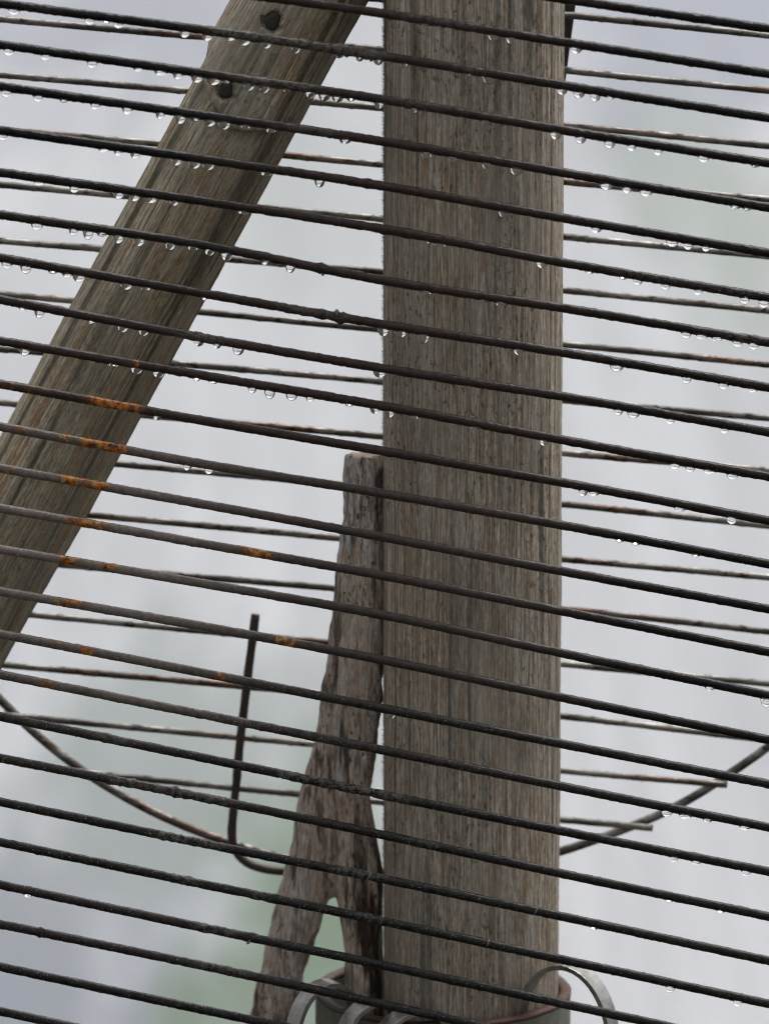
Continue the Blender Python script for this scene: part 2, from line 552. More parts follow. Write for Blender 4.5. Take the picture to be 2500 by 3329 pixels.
# lifted fibres along the left flank and over the face
fv, ff = [], []
def fibre(a, z, ln, lift, sweep, wd=0.00009):
    ca_, sa_ = math.cos(a), math.sin(a)
    r0 = R_POST / (abs(ca_) ** sup + abs(sa_) ** sup) ** (1 / sup) - 0.0001
    n = Vector((ca_, sa_, 0)); t = Vector((-sa_, ca_, 0))
    p0 = n * r0 + Vector((0, 0, z))
    p1 = p0 + n * lift * 0.6 + Vector((0, 0, ln * 0.55)) + t * sweep * 0.4
    p2 = p0 + n * lift + Vector((0, 0, ln)) + t * sweep
    k = len(fv)
    u = Vector((0, 0, wd)) if abs(lift) > ln else t * wd
    for p, s in ((p0, 1.0), (p1, 0.7)):
        fv.append(tuple(p - u * s)); fv.append(tuple(p + u * s)); fv.append(tuple(p + n * wd * s))
    fv.append(tuple(p2))
    for i in range(3):
        j = (i + 1) % 3
        ff.append((k + i, k + j, k + 3 + j, k + 3 + i)); ff.append((k + 3 + i, k + 3 + j, k + 6))
for i in range(9000):
    z = random.uniform(0.36, 0.86)
    dens = 1.0 if z > 0.52 else 0.55
    if random.random() > dens:
        continue
    a = math.radians(random.gauss(181, 6))
    fibre(a, z, random.uniform(0.0004, 0.0016), random.uniform(0.0007, 0.0022) * random.random() ** 0.7, random.uniform(-0.0006, 0.0006), 0.00007)
for i in range(2600):
    z = random.uniform(0.36, 0.86)
    a = math.radians(180 + abs(random.gauss(0, 1)) * 45)
    if a > math.radians(320):
        continue
    fibre(a, z, random.uniform(0.0006, 0.0022), random.uniform(0.0001, 0.0006), random.uniform(-0.0009, 0.0009), 0.00007)
for i in range(260):
    fibre(math.radians(random.gauss(-1, 4)), random.uniform(0.60, 0.86), random.uniform(0.0003, 0.001), random.uniform(0.0003, 0.0009), 0)
fib = obj('wood_fibres', mesh_np('wood_fibres', fv, ff, False), M_FIBRE, post)
fib['kind'] = 'stuff'

# ---------------------------------------------------------------- leaning brace
YB = 0.078
def ax_px(py):
    return 657 - 0.546 * (py - 600)
top = at(ax_px(-380), -380, YB)
mid = at(ax_px(1400), 1400, YB)
axd = (top - mid).normalized()
low = top - axd * (top.z / axd.z + 0.02)
L = (top - low).length
RB = 0.0244
zc_of = lambda py: (at(ax_px(py), py, YB) - low).length
rows = np.concatenate([np.linspace(0, zc_of(2450), 24)[:-1], np.linspace(zc_of(2450), zc_of(-120), 380), np.linspace(zc_of(-120), L, 10)[1:]])
th = np.radians(np.concatenate([np.linspace(-110, 110, 190), np.linspace(110, 250, 40)[1:-1]]) - 90)
TH, ZZ = np.meshgrid(th, rows)
sup2 = 2.45
rot = math.radians(-24)                   # squared-off log, turned a little
rr = RB / (np.abs(np.cos(TH - rot)) ** sup2 + np.abs(np.sin(TH - rot)) ** sup2) ** (1 / sup2)
arc = TH * RB * 1000; zm = ZZ * 1000
wob = vn(arc * 0 + 7, zm / 90, 31) * 1.4
dis = 0.34 * vn((arc + wob) / 1.7, zm / 120, 21) + 0.15 * vn((arc + wob) / 0.8, zm / 30, 22) + 0.10 * vn(arc / 0.8, zm / 4, 25) + 0.9 * vn(arc / 20, zm / 70, 29)
# thicker upper stretch with a rounded lower end, lapped over the pole
s0 = zc_of(395) * 1000
u = (arc - math.radians(-98) * RB * 1000)
edge = s0 + 0.034 * u * u + vn(arc / 4, arc * 0, 41) * 1.0
face = np.clip(np.cos(TH - math.radians(-112)) * 1.5, 0, 1)
dis += 3.6 * sstep(0, 2.4, zm - edge) * face
dis += 1.6 * np.exp(-((zm - edge + 3.5) / 4.0) ** 2) * -0.5 * face
# ragged little splinters on the edges
dis += 0.5 * np.clip(vn(arc / 1.5, zm / 7, 44) - 0.6, 0, 1)
rr = rr + dis / 1000
BV = np.stack([np.cos(TH) * rr, np.sin(TH) * rr, ZZ], -1).reshape(-1, 3)
brace = empty('wooden_brace', low)
ex = Vector((0, 1, 0)).cross(axd).normalized()
rotm = Matrix((ex, Vector((0, 1, 0)), axd)).transposed()
brace.rotation_euler = rotm.to_euler()
thing(brace, 'slanting weathered pole with two dark pegs, leaning towards the post from the left', 'pole')
bpole = obj('pole', mesh_np('pole', BV, grid_faces(len(rows), len(th))), M_BRACE, brace)
bpy.context.view_layer.update()
inv = (Matrix.Translation(low) @ rotm.to_4x4()).inverted()
for (px, py, pr, dp) in ((886, 68, 0.0033, 0.0), (735, 293, 0.0030, 0.0)):
    o_l = inv @ at(px, py, 0.02); d_l = (inv @ at(px, py, 0.15)) - o_l
    hit, hloc, hn, hi_ = bpole.ray_cast(o_l, d_l.normalized())
    wp_l = hloc if hit else o_l
    pm = bpole.data
    pco = np.empty(len(pm.vertices) * 3, np.float32); pm.vertices.foreach_get('co', pco); pco = pco.reshape(-1, 3)
    dv = pco - np.array(wp_l)[None, :]
    rd = np.hypot(dv[:, 0] * (1 + 0.25 * np.sign(dv[:, 2])), dv[:, 2] * 0.85)
    push = 0.0026 * (1 - sstep(pr * 1.0, pr * 1.4, rd)) * (np.abs(dv[:, 1]) < 0.006)
    pco[:, 1] += push
    pm.vertices.foreach_set('co', pco.ravel()); pm.update()
    n = 20
    vs, fs = [], []
    for k, (r_, yy) in enumerate(((pr * 1.0, 0.006), (pr * 1.0, 0.0), (pr * 0.92, -0.00025), (pr * 0.45, -0.0001))):
        for j in range(n):
            a = 2 * math.pi * j / n
            q = r_ * (1 + 0.09 * math.sin(2 * a + px) + 0.07 * math.sin(3 * a + py))
            vs.append((q * math.cos(a), yy, q * 1.12 * math.sin(a)))
    fs = grid_faces(4, n)
    pg = obj('peg', mesh_np('peg', vs, fs), M_PEG, brace)
    pg.location = wp_l + d_l.normalized() * 0.0012
    pg.rotation_euler = (rotm.inverted() @ Matrix.Identity(3)).to_euler()

# ---------------------------------------------------------------- forked driftwood branch
YD = 0.074
def slices(tab, Y, n=22, depth=0.85, dend=None):
    ys = np.array([t[0] for t in tab], float)
    lf = np.array([t[1] for t in tab], float); rt = np.array([t[2] for t in tab], float)
    q = np.linspace(ys[0], ys[-1], max(6, int((ys[-1] - ys[0]) / 26)))
    l = pchip(ys, lf, q); r = pchip(ys, rt, q)
    vs = []
    for y_, a_, b_ in zip(q, l, r):
        p = at((a_ + b_) / 2, y_, Y); e = at(b_, y_, Y)
        h = (e - p).length
        for j in range(n):
            t = 2 * math.pi * j / n
            dp = depth if dend is None else float(np.interp(y_, dend[0], dend[1]))
            vs.append((p.x + h * math.cos(t), p.y + h * dp * math.sin(t), p.z))
    return vs, grid_faces(len(q), n)
trunk = slices([(1474, 1130, 1252), (1480, 1128, 1256), (1650, 1112, 1262), (1850, 1091, 1262), (2150, 1058, 1252), (2400, 1018, 1228), (2500, 1000, 1216), (2600, 975, 1208), (2750, 938, 1228), (2850, 916, 1243), (2915, 908, 1245)], YD, dend=([1474, 2600, 2760, 2850, 2915], [0.75, 0.70, 0.50, 0.30, 0.10]))
legl = slices([(2450, 1010, 1110), (2600, 975, 1105), (2720, 945, 1095), (2850, 918, 1082), (2950, 893, 1060), (3050, 870, 1030), (3180, 838, 990), (3329, 806, 950), (3700, 720, 850), (4600, 560, 670), (5900, 330, 420)], YD, depth=0.9)
legr = slices([(2450, 1095, 1215), (2600, 1088, 1206), (2720, 1086, 1226), (2850, 1088, 1246), (2950, 1100, 1246), (3050, 1112, 1246), (3200, 1122, 1248), (3420, 1126, 1246)], YD - 0.004, depth=0.85)
vs, fs = [], []
for v_, f_ in (trunk, legl, legr):
    k = len(vs)
    vs += v_
    fs += [tuple(i + k for i in f) for f in f_]
dm = mesh_np('forked_branch', vs, fs)
drift = obj('forked_branch', dm, M_DRIFT)
rm = drift.modifiers.new('remesh', 'REMESH')
rm.mode = 'VOXEL'
rm.voxel_size = 0.0011
sm = drift.modifiers.new('smooth', 'SMOOTH')
sm.factor = 0.5
sm.iterations = 12
dg = bpy.context.evaluated_depsgraph_get()
em = bpy.data.meshes.new_from_object(drift.evaluated_get(dg))
drift.modifiers.clear()
drift.data = em
if not em.materials:
    em.materials.append(M_DRIFT)
nv = len(em.vertices)
co = np.empty(nv * 3, np.float32); em.vertices.foreach_get('co', co); co = co.reshape(-1, 3)
no = np.empty(nv * 3, np.float32); em.vertices.foreach_get('normal', no); no = no.reshape(-1, 3)
mm = co.astype(float) * 1000
lean = mm[:, 0] + 0.20 * (mm[:, 2] - 500)
wv = vn(mm[:, 2] / 35, mm[:, 1] / 12, 61) * 2.0
dd = 0.8 * vn((lean + wv) / 5.0, mm[:, 2] / 55, 51) + 0.7 * vn((lean + wv) / 2.2 + mm[:, 1] / 4, mm[:, 2] / 34, 52) + 0.25 * vn(lean / 0.9, mm[:, 2] / 9, 53) + 0.3 * vn(mm[:, 0] / 12, mm[:, 2] / 30, 54)
em.vertices.foreach_set('co', (co + no * (dd[:, None] / 1000 * 0.9)).astype(np.float32).ravel())
em.polygons.foreach_set('use_smooth', [True] * len(em.polygons))
em.update()
thing(drift, 'brown forked driftwood branch upside down against the left of the post', 'branch')

# ---------------------------------------------------------------- pipe socket with rusty rim
cpipe = at(1440, 3215, YP)
RO, RI = 0.0575, 0.0528
pipe = empty('pipe_socket', (cpipe.x, YP, 0))
thing(pipe, 'mossy grey metal pipe with a rusty rim holding the foot of the post', 'pipe')
zr0 = cpipe.z
n = 96
ang = np.linspace(0, 2 * math.pi, n, endpoint=False)
vs = []
for r_, z_ in ((RI, -0.05), (RI, zr0 - 0.0011), (RO, zr0 - 0.0011), (RO, -0.05)):
    for a in ang:
        wv = 0.0003 * math.sin(5 * a) if z_ > 0 else 0
        vs.append((r_ * math.cos(a), r_ * math.sin(a), z_ + wv))
fs = grid_faces(4, n, caps=False)
fs += [(3 * n + j, 3 * n + (j + 1) % n, (j + 1) % n, j) for j in range(n)]
wall = obj('wall', mesh_np('pipe_wall', vs, fs, False), M_PIPE, pipe)
vs = []
for r_, z_ in ((RI - 0.0002, zr0 - 0.0022), (RI - 0.0003, zr0 - 0.0006), (RI + 0.0008, zr0 + 0.0002), (RO - 0.0008, zr0 + 0.0002), (RO + 0.0003, zr0 - 0.0006), (RO + 0.0002, zr0 - 0.0017)):
    for a in ang:
        jag = 0.0006 * float(vn(np.array([a * 14]), np.array([r_ * 40]), 71)[0])
        vs.append((r_ * math.cos(a), r_ * math.sin(a), z_ + (jag if z_ < zr0 - 0.002 else jag * 0.5)))
fs = grid_faces(6, n, caps=False) + [(5 * n + j, 5 * n + (j + 1) % n, (j + 1) % n, j) for j in range(n)]
rim = obj('rim', mesh_np('pipe_rim', vs, fs), M_RIM, pipe)

# ---------------------------------------------------------------- flat steel clips hooked over the rim
def clip(inner, d, span, apex_py, wdir_sign, width, label):
    ix, iy = inner
    dx, dy = d
    ln = math.hypot(dx, dy); dx /= ln; dy /= ln
    ox, oy = ix + dx * span, iy + dy * span
    wx, wy = -dy * wdir_sign, dx * wdir_sign
    mx, my = (ix + ox) / 2, (iy + oy) / 2
    apx = 1250 + (cpipe.x + mx) / K / D
    az = at(apx, apex_py, YP + my).z
    h = az - (zr0 - 0.0)
    half = span / 2
    path = []
    path.append((-half, -0.030))
    path.append((-half, -0.018))
    base_ = -0.010
    for k in range(25):
        a = math.pi - math.pi * k / 24
        path.append((half * math.cos(a), base_ + (h - base_) * math.sin(a)))
    path.append((half * 1.02, -0.020))
    path.append((half * 0.98, -0.035))
    path.append((half * 0.90, -0.05))
    P = np.array(path)
    T = np.gradient(P, axis=0); T /= np.linalg.norm(T, axis=1)[:, None]
    N = np.stack([-T[:, 1], T[:, 0]], 1)
    thk = 0.0022
    sect = [(-1, -1.0), (-0.8, -1.0), (0.8, -1.0), (1, -0.9), (1, 0.9), (0.8, 1.0), (-0.8, 1.0), (-1, 0.9)]
    sect = [(-0.9, -1.0), (0.9, -1.0), (1.0, -0.94), (1.0, 0.94), (0.9, 1.0), (-0.9, 1.0), (-1.0, 0.94), (-1.0, -0.94)]
    vs = []
    for p, nn in zip(P, N):
        for (tn, tw) in sect:
            s = p + nn * tn * thk / 2
            t_ = tw * width / 2
            vs.append((mx + dx * s[0] + wx * t_, my + dy * s[0] + wy * t_, zr0 + s[1]))
    o = obj('steel_clip', mesh_np('steel_clip', vs, grid_faces(len(P), len(sect)), False), M_CLIP)
    for p in o.data.polygons:
        p.use_smooth = False
    o.location = (cpipe.x, YP, 0)
    thing(o, label, 'clip', 'flat steel clips over the pipe rim')
    return o
clip((0.0335, -0.0365), (0.86, -0.42), 0.046, 3140, 1, 0.0105, 'flat steel clip arching over the pipe rim right of the post')
clip((-0.0375, -0.0335), (-0.86, -0.50), 0.034, 3200, 1, 0.0105, 'leftmost flat steel clip on the rim, beside the branch')
clip((-0.0185, -0.0475), (-0.86, -0.50), 0.031, 3262, 1, 0.0105, 'middle one of three flat steel clips left of the post foot')
clip((0.0010, -0.0495), (-0.86, -0.50), 0.035, 3290, 1, 0.0105, 'rightmost of three flat steel clips in front of the post foot')

# ---------------------------------------------------------------- dark bar behind the post
YK = 0.124
vs, fs = [], []
pts = [(1892, -160), (1872, 0), (1843, 215), (1700, 1275), (1500, 2750), (1100, 5700)]
for (px, py) in pts:
    wdt = 62
    for (ox, oy) in ((-wdt, -0.004), (0, -0.004), (0, 0.004), (-wdt, 0.004)):
        p = at(px + ox, py, YK)
        vs.append((p.x, p.y + oy, p.z))
fs = grid_faces(len(pts), 4)
dk = obj('iron_bar', mesh_np('iron_bar', vs, fs, False), M_DARK)
thing(dk, 'black iron bar showing as a thin wedge behind the top right of the post', 'bar')

# ---------------------------------------------------------------- round grate behind the post
YG = 0.1105
grate = empty('round_grate', at(1300, 2860, YG))
thing(grate, 'round wire grate with thin worn bars and a curved rim behind the post', 'grate')
gl = grate.location.copy()
ring_px = [(-60, 2215), (0, 2279), (60, 2341), (160, 2432), (361, 2573), (542, 2668), (722, 2738), (860, 2783), (1856, 2767), (1983, 2716), (2082, 2682), (2215, 2624), (2314, 2560), (2380, 2514), (2500, 2436)]
RP = np.array([[at(x, y, YG).x, at(x, y, YG).z] for x, y in ring_px])
A = np.c_[2 * RP, np.ones(len(RP))]
sol = np.linalg.lstsq(A, (RP ** 2).sum(1), rcond=None)[0]
cx, cz = sol[0], sol[1]
RR = math.sqrt(sol[2] + cx * cx + cz * cz)
pa = np.arctan2(RP[:, 1] - cz, RP[:, 0] - cx); prr = np.hypot(RP[:, 0] - cx, RP[:, 1] - cz)
o_ = np.argsort(pa); pa = pa[o_]; prr = prr[o_]
def ring_r(a):
    a = (a + math.pi) % (2 * math.pi) - math.pi
    r = np.interp(a, np.r_[pa[0] - 0.5, pa, pa[-1] + 0.5], np.r_[RR, prr, RR])
    return RR + (r - RR) * 0.8
RWB = 0.00158
RWR = 0.0021
ths = np.linspace(0, 2 * math.pi, 260, endpoint=False)
rsm = ring_r(ths)
for _ in range(6):
    rsm = (np.roll(rsm, 1) + rsm * 2 + np.roll(rsm, -1)) / 4
N_ = 10
vs = []
for t, r in zip(ths, rsm):
    for j in range(N_):
        a = 2 * math.pi * j / N_
        q = r + RWR * math.cos(a)
        vs.append((cx + q * math.cos(t) - gl.x, YG + RWB + RWR * 0.8 + RWR * math.sin(a) - gl.y, cz + q * math.sin(t) - gl.z))
fs = [(i * N_ + j, i * N_ + (j + 1) % N_, ((i + 1) % 260) * N_ + (j + 1) % N_, ((i + 1) % 260) * N_ + j) for i in range(260) for j in range(N_)]
obj('rim', mesh_np('grate_rim', vs, fs), M_BACK, grate)
BACK = [
    [(80, -290), (1250, -190), (2420, -75)],
    [(80, -112), (1215, -8), (1880, 51), (2420, 105)],
    [(80, 67), (625, 115), (1250, 160), (1880, 231), (2420, 285)],
    [(80, 248), (565, 290), (1250, 350), (1880, 410), (2420, 465)],
    [(80, 428), (490, 463), (1250, 534), (1880, 594), (2420, 640)],
    [(80, 606), (1250, 711), (1880, 773), (2420, 824)],
    [(80, 788), (1250, 885), (1880, 947), (2420, 1001)],
    [(80, 962), (680, 1016), (1200, 1067), (1880, 1123), (2420, 1177)],
    [(80, 1140), (625, 1186), (1240, 1240), (1880, 1305), (2420, 1352)],
    [(80, 1315), (1230, 1417), (1880, 1477), (2420, 1522)],
    [(80, 1481), (625, 1530), (1250, 1587), (1880, 1644), (2420, 1701)],
    [(80, 1655), (625, 1705), (1880, 1822), (2420, 1870)],
    [(80, 1825), (625, 1873), (1927, 1990), (2420, 2045)],
    [(160, 2004), (625, 2048), (1880, 2164), (2420, 2216)],
    [(80, 2168), (625, 2217), (1235, 2273), (1880, 2335), (2347, 2389)],
    [(160, 2340), (625, 2384), (1220, 2440), (1880, 2511), (2357, 2552)],
    [(420, 2528), (625, 2549), (1220, 2607), (1880, 2671), (2089, 2690)],
]
for bi, kn in enumerate(BACK):
    xs = [k[0] for k in kn]; ys = [k[1] for k in kn]
    q = np.arange(-1200, 3700, 11.0)
    yy = pchip(xs, ys, q)
    pts = np.array([tuple(at(a, b, YG)) for a, b in zip(q, yy)])
    rad = np.hypot(pts[:, 0] - cx, pts[:, 2] - cz)
    lim = np.array([ring_r(a) for a in np.arctan2(pts[:, 2] - cz, pts[:, 0] - cx)])
    ok = rad < lim + 0.004
    pts = pts[ok]
    if len(pts) < 5:
        continue
    m_ = len(pts)
    s_ = np.arange(m_)[:, None] * 1.5
    lump = lambda a: (0.00010 * vn(s_ / 3, a[None, :] * 2, 80 + bi) + 0.00035 * np.clip(vn(s_ / 2.2, a[None, :] * 1.3, 180 + bi) - 0.60, 0, 1) * 2.0)
    v_, f_ = tube(pts - np.array(gl), RWB, 10, lump)
    obj('bar', mesh_np('grate_bar', v_, f_), M_BACK, grate)
# bent handle rod that stands up from the rim
hp = [(831, 1998), (818, 2100), (800, 2251), (779, 2423), (768, 2552), (757, 2659), (754, 2712), (759, 2748), (772, 2778), (796, 2802), (832, 2819), (875, 2829), (930, 2834), (1010, 2836)]
hx = np.linspace(0, 1, 60)
tt = np.r_[0, np.cumsum([math.dist(hp[i], hp[i + 1]) for i in range(len(hp) - 1)])]; tt /= tt[-1]
hq = list(zip(pchip(tt, [h[0] for h in hp], hx), pchip(tt, [h[1] for h in hp], hx)))
YH = YG - RWB * 2 - 0.0006
pts = np.array([tuple(at(a, b, YH - 0.0)) for a, b in hq])
s_ = np.arange(len(pts))[:, None] * 1.8
v_, f_ = tube(pts - np.array(gl), 0.0020, 12, lambda a: 0.00018 * vn(s_ / 3, a[None, :] * 2, 77))
obj('handle', mesh_np('grate_handle', v_, f_), M_HANDLE, grate)

# ---------------------------------------------------------------- wire rack in front, with its water drops
XK = [80, 625, 1250, 1880, 2420]
ROWS = [
    ('y2', [-395, -325, -238, -145, -68], None),
    ('y1', [-255, -185, -95, 2, 80], None),
    ('Z', [-112, -44, 43, 142, 226], [1374.5, 1419.5, 1604, 1662, 1873]),
    ('A', [19, 90, 181, 283, 369], [45, 292, 346.5, 385, 600, 674, 747.5, 794, 865, 960, 1103, 1170, 1230, 1314, 1468.5, 1536.5, 1589, 1828.7, 1882, 1935, 1984.5]),
    ('B', [155, 232, 323, 430, 517], [29, 148, 300.7, 450.5, 523.5, 578, 640, 694, 734.5, 809, 858, 933.5, 1008, 1055, 1097, 1140.5, 1234, 1340, 1581.5, 1807, 1888, 1982, 2054, 2140, 2287, 2454.5]),
    ('C', [291, 369, 460, 569, 661], [21, 124, 207.5, 310, 414, 521, 585.7, 634.5, 681, 728, 798.5, 880.5, 1121.5, 1389, 1472, 1583, 1679, 1971, 2039, 2100, 2390.5, 2428.5]),
    ('D', [433, 510, 604, 716, 808], [10, 339.5, 385, 440, 573, 632, 677, 865.5, 1039, 1638, 1939, 2185, 2237, 2295]),
    ('E', [570, 647, 744, 861, 953], [128.5, 241, 385, 437, 491, 566, 790.5, 1378.5, 1430.5, 1762, 1916.5, 2025.5, 2073, 2164, 2270, 2422.7, 2483.7]),
    ('F', [709, 790, 912, 1009, 1100], [120, 238, 286.7, 331.5, 384.7, 451.7, 553.7, 628.5, 681, 737, 865.5, 944, 1385.5, 1570.5, 1630.5, 2231, 2281.5, 2330.5, 2398, 2450]),
    ('G', [851, 947, 1055, 1154, 1246], [23, 84.7, 172.5, 218.5, 257, 410, 474.5, 662.5, 1246.7, 1303, 1376.7, 1687, 2005, 2232, 2353, 2447.5]),
    ('H', [987, 1090, 1197, 1296, 1390], [75.5, 128, 293.5, 399, 467, 647, 706, 775, 1234, 2010, 2059, 2180, 2356]),
    ('I', [1121, 1214, 1320, 1439, 1535], [79, 369.5, 444, 515, 638.5, 692.5, 820, 877.7, 948, 1008, 1136.5, 1219, 1265.7, 1348.5, 1547.5, 1769, 2193, 2243, 2307.5, 2381]),
    ('J', [1263, 1362, 1468, 1579, 1679], [512.5, 1896, 1931.5, 2210.5, 2379]),
    ('K', [1401, 1502, 1605, 1717, 1819], [610, 681, 2014.5, 2067.5, 2262.5]),
    ('L', [1535, 1632, 1746, 1866, 1965], []),
    ('M', [1666, 1762, 1873, 1998, 2105], []),
    ('N', [1800, 1892, 2002, 2136, 2246], [2307.5, 2492.7]),
    ('O', [1936, 2030, 2147, 2279, 2389], []),
    ('P', [2076, 2181, 2304, 2429, 2534], [1269]),
    ('Q', [2210, 2318, 2442, 2569, 2676], [2168, 2228.5, 2300.5, 2422.5]),
    ('R', [2347, 2458, 2587, 2714, 2820], [2191, 2263.5, 2425]),
    ('S', [2480, 2586, 2716, 2852, 2964], [2176.5, 2343.5]),
    ('T', [2624, 2736, 2860, 2992, 3108], [1931.5]),
    ('U', [2757, 2870, 2999, 3134, 3250], [2179, 2398]),
    ('V', [2895, 3010, 3141, 3276, 3392], [90.5]),
    ('W', [3021, 3133, 3267, 3406, 3524], None),
    ('X', [3162, 3278, 3408, 3546, 3664], None),
    ('Yb', [3308, 3426, 3556, 3692, 3808], None),
    ('Zb', [3450, 3568, 3698, 3834, 3950], None),
]
RW = 0.00200
BARS = {}
rack = empty('wire_rack', at(1250, 3700, 0.0))
thing(rack, 'near wire rack of dark slanting rusty bars hung with water drops, in front of everything', 'rack')
rl = rack.location.copy()

# drop shapes (shared mesh data): half-width, hanging height in millimetres
def drop_mesh(hw, hh, skew):
    prof = [(1.30, 0.55, 1.42), (0.80, 0.84, 1.30), (0.35, 0.99, 1.15), (0.0, 1.05, 1.03), (-0.16, 1.04, 0.985), (-0.32, 1.0, 0.935), (-0.48, 0.92, 0.865), (-0.63, 0.81, 0.765), (-0.77, 0.66, 0.63), (-0.88, 0.48, 0.465), (-0.96, 0.28, 0.275), (-0.993, 0.11, 0.11)]
    n = 28
    vs = []
    for (zf, dep, wf) in prof:
        z = zf * (1.0 if zf > 0 else hh)
        for j in range(n):
            a = 2 * math.pi * j / n
            x = hw * wf * math.cos(a)
            y = 2.05 * dep * math.sin(a)
            k = max(0.0, 1 + min(0, zf))
            vs.append((x / 1000, y / 1000, (z - skew * x * k) / 1000))
    vs.append((0, 0, -hh / 1000))
    fs = grid_faces(len(prof), n, caps=False)
    b0 = (len(prof) - 1) * n
    fs += [(b0 + j, b0 + (j + 1) % n, len(vs) - 1) for j in range(n)]
    fs.append(tuple(range(n))[::-1])
    fs = [tuple(reversed(f)) for f in fs]
    me = mesh_np('water_drop', vs, fs)
    me.materials.append(M_DROP)
    return me
DROPS = {'s': [drop_mesh(2.6, 1.35, 0.16), drop_mesh(2.2, 1.1, 0.16)],
         'n': [drop_mesh(2.55, 2.75, 0.15), drop_mesh(2.4, 2.3, 0.15), drop_mesh(2.8, 2.55, 0.16)],
         'b': [drop_mesh(2.6, 3.7, 0.14), drop_mesh(2.8, 3.4, 0.14)]}

BLACK = np.array((0.0045, 0.0045, 0.0058)); BROWN = np.array((0.031, 0.0205, 0.017)); GREY = np.array((0.145, 0.122, 0.108)); DGREY = np.array((0.014, 0.0135, 0.0138))
# orange lichen / rust: row -> list of (x0, x1, strength)
LICH = {'J': [(285, 455, 1.0), (10, 40, .62), (95, 125, .68)], 'K': [(195, 240, .66), (255, 412, 1.0), (55, 75, .68)], 'L': [(190, 345, 0.95), (25, 50, .8)],
        'M': [(225, 350, 0.92), (775, 880, .84), (160, 180, .7)], 'N': [(185, 262, 0.9), (325, 372, .76)], 'O': [(175, 275, .74), (905, 965, .84)], 'P': [(180, 200, .6), (262, 310, .72), (705, 725, .82)], 'I': [(415, 445, .72)],
        'Q': [(140, 170, .72)], 'B': [], 'A': []}
SCAB = {'A': [(690, 1250, 1.0), (80, 200, .3), (1480, 1560, .6)], 'B': [(760, 1030, 1.0), (1290, 1420, .6)], 'Z': [(1300, 1560, .5)], 'C': [(900, 1100, .35)], 'G': [(900, 1120, .5)], 'H': [(560, 760, .8)], 'R': [(900, 1320, 1.0), (300, 420, .6)],
        'S': [(360, 760, .9), (1330, 1420, .4)], 'T': [(500, 720, 1.0), (1080, 1240, .7)], 'U': [(540, 640, .6), (800, 860, .6), (1150, 1240, .6)], 'W': [(600, 800, .5)], 'V': [(640, 760, .8)], 'Q': [(650, 820, .5), (1000, 1250, .3)], 'E': [(2000, 2450, .35)], 'F': [(2350, 2470, .6)]}
BUMP = {'F': [(1042, 12, 1.0)], 'G': [(1103, 16, 1.5), (1050, 20, .5)], 'C': [(1330, 14, .5)], 'E': [(1320, 20, .5), (1250, 14, .5)], 'B': [(1480, 12, .4)], 'S': [(570, 7, 1.2), (362, 9, .5)], 'W': [(132, 7, 1.0)], 'V': [(815, 16, .7), (935, 9, .5)], 'D': [(1200, 14, .5)], 'A': [(1110, 26, .9), (1160, 18, .8), (1200, 22, .9)], 'U': [(890, 16, .6)], 'I': [(1290, 12, .4)]}
q = np.concatenate([np.arange(-420, -30, 26.0), np.arange(-30, 2530, 8.0), np.arange(2530, 2930, 26.0)])
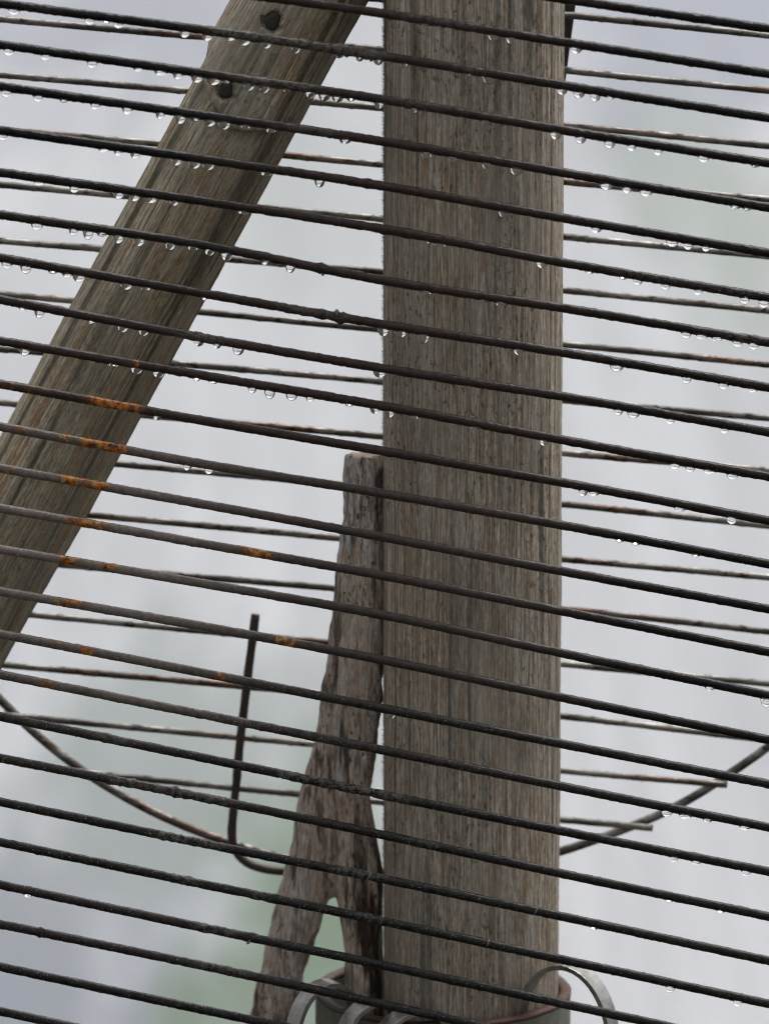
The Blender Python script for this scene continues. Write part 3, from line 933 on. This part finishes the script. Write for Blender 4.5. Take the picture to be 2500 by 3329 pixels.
for ri, (nm, ys, drops) in enumerate(ROWS):
    yy = pchip(XK, ys, q)
    P = np.array([tuple(at(a, b, 0.0)) for a, b in zip(q, yy)])
    P[:, 1] += 0.0006 * np.sin(ri * 1.7)
    m_ = len(q)
    NS = 16
    s_ = (q * 0.1333)[:, None]
    bumpw = np.zeros(m_)
    for (bx, bw, ba) in BUMP.get(nm, []):
        bumpw += ba * np.exp(-((q - bx) / bw) ** 2)
    scw = np.zeros(m_)
    for (x0, x1, st) in SCAB.get(nm, []):
        scw = np.maximum(scw, st * sstep(x0 - 40, x0 + 40, q) * (1 - sstep(x1 - 40, x1 + 40, q)))
    liw = np.zeros(m_)
    for (x0, x1, st) in LICH.get(nm, []):
        liw = np.maximum(liw, st * sstep(x0 - 34, x0 + 26, q) * (1 - sstep(x1 - 26, x1 + 34, q)))
    rough_amt = 0.095 + 0.16 * scw + (0.075 if ri < 12 else 0.03)
    def lump(a, ri=ri, rough_amt=rough_amt, bumpw=bumpw, scw=scw):
        aa = a[None, :]
        ca_, sa_ = np.cos(aa) * 1.6, np.sin(aa) * 1.6
        d = rough_amt[:, None] * (vn(s_ / 1.1, ca_ * 2 + sa_ * 1.3, 300 + ri) + 0.8 * vn(s_ / 2.6, sa_ * 2 - ca_, 330 + ri))
        d = d + 0.55 * np.clip(vn(s_ / 1.6, ca_ - sa_ * 1.4, 360 + ri) - 0.55, 0, 1) * (1 + 2 * scw[:, None])
        d = d + bumpw[:, None] * (0.55 + 0.65 * vn(s_ / 0.9, ca_ * 1.5 + sa_, 390 + ri))
        return d / 1000
    v_, f_ = tube(P - np.array(rl), RW, NS, lump)
    me = mesh_np('rack_bar', v_, f_)
    # colour of the wire along its length
    idx = ri - 3                                             # A = 0
    left = 1 - sstep(350, 1150, q); right = sstep(1500, 2150, q); cen = np.clip(1 - left - right, 0, 1)
    if idx <= 9:
        lb = np.clip((idx - 3.0) / 5, 0, 0.9)
        wb = lb * left + 0.95 * cen + right * np.clip(0.12 + 0.03 * idx, 0, .45)
        wg = np.zeros(m_)
    elif idx <= 16:
        wg = left * np.array([0.30, 0.6, 0.75, 0.9, 0.95, 0.85, 0.75][min(6, idx - 9 if idx > 9 else 0)])
        wg = wg + cen * (0.16 if idx < 15 else 0.03)
        wb = (1 - wg) * (0.9 * left + 0.75 * cen * (1.0 if idx < 14 else 0.5) + 0.14 * right)
    else:
        wg = 0.10 * left if idx < 19 else 0 * q
        wb = np.full(m_, 0.12) + (0.35 * left if nm in ('V', 'W') else 0)
    base = BLACK[None, :] * (1 - wb - wg)[:, None] + BROWN[None, :] * wb[:, None] + GREY[None, :] * wg[:, None]
    if idx >= 15:
        dg_ = 0.45 * (0.5 + 0.5 * vn(q / 90, q * 0, 500 + ri))
        base = base * (1 - dg_)[:, None] + DGREY[None, :] * dg_[:, None]
    tone = np.repeat(base, NS, axis=0)
    specw = np.full(m_, 0.06) + 0.5 * scw + (0.75 * (1 - 0.7 * sstep(1200, 2000, q)) if idx >= 15 else 0.0) + (0.3 * left if 10 <= idx < 15 else 0) + (0.35 * sstep(2200, 2350, q) if idx in (4, 5, 6, 7, 8, 10) else 0)
    marks = np.stack([liw, np.clip(scw + (0.13 if idx >= 15 else 0.015), 0, 1), np.clip(specw, 0, 1)], 1)
    set_attr(me, 'tone', tone)
    set_attr(me, 'marks', np.repeat(marks, NS, axis=0))
    bar = obj('bar', me, M_WIRE, rack)
    BARS[nm] = bar
    for k, dxp in enumerate(drops or []):
        fr = round((dxp - math.floor(dxp)) * 10)
        kind = 's' if fr == 5 else ('b' if fr == 7 else 'n')
        px = math.floor(dxp)
        py = float(pchip(XK, ys, np.array([float(px)]))[0])
        c = at(px, py, 0.0)
        wd = random.Random(ri * 100 + k)
        dr = obj('water_drop', wd.choice(DROPS[kind]), None, bar)
        dr.location = (c.x - rl.x, c.y - rl.y - 0.0001, c.z - rl.z - RW)
        s = wd.uniform(0.78, 1.04)
        dr.scale = (s * wd.uniform(0.9, 1.1), 1.0, s * wd.uniform(0.88, 1.15))
# weld burrs and curled flakes on some bars
def burr(nm, px, tilt, start, arc_, rr_, thick):
    k = [r[0] for r in ROWS].index(nm)
    py = float(pchip(XK, ROWS[k][1], np.array([float(px)]))[0])
    c = at(px, py, 0.0) - rl
    pts = []
    for i in range(16):
        a = math.radians(start + arc_ * i / 15)
        g = 1 + 0.22 * i / 15
        y_, z_ = rr_ * g * math.cos(a), rr_ * g * math.sin(a)
        pts.append((c.x + z_ * math.tan(math.radians(tilt)) + 0.0002 * i / 15, c.y + y_, c.z + z_))
    rad_ = np.array([thick * (0.4 + math.sin(math.pi * (i + 0.6) / 16.2)) for i in range(16)])
    v_, f_ = tube(pts, rad_, 7)
    me = mesh_np('burr', v_, f_)
    set_attr(me, 'tone', np.repeat(np.array([[0.16, 0.13, 0.11]]), len(v_), 0)); set_attr(me, 'marks', np.tile(np.array([[0.0, 0.8, 0.4]]), (len(v_), 1)))
    obj('burr', me, M_WIRE, BARS[nm])
for a_ in (('S', 568, -18, 120, 150, 0.0021, 0.00042), ('W', 134, -22, 80, 170, 0.0021, 0.00036), ('V', 816, 35, 190, 80, 0.0021, 0.0005), ('U', 1582, 25, 80, 110, 0.0020, 0.00040), ('S', 366, 10, 90, 160, 0.0019, 0.00035), ('T', 1198, 30, 70, 190, 0.0019, 0.00030), ('T', 1740, 28, 60, 160, 0.0019, 0.00028), ('W', 1150, -30, 150, 130, 0.0020, 0.00025), ('F', 1050, 5, 230, 80, 0.0021, 0.0005), ('G', 1092, 8, 40, 120, 0.0023, 0.0006)):
    burr(*a_)
# the two upright rods the bars are welded to, just outside the picture
for px in (-400, 2910):
    a = at(px, -500, RW * 2 - 0.0003); b_ = Vector((a.x, a.y, -0.02))
    pts = np.linspace(np.array(a), np.array(b_), 60)
    v_, f_ = tube(pts - np.array(rl), 0.003, 12)
    me = mesh_np('rack_upright', v_, f_)
    set_attr(me, 'tone', np.repeat(BLACK[None, :], len(v_), 0)); set_attr(me, 'marks', np.zeros((len(v_), 3)))
    obj('upright_rod', me, M_WIRE, rack)
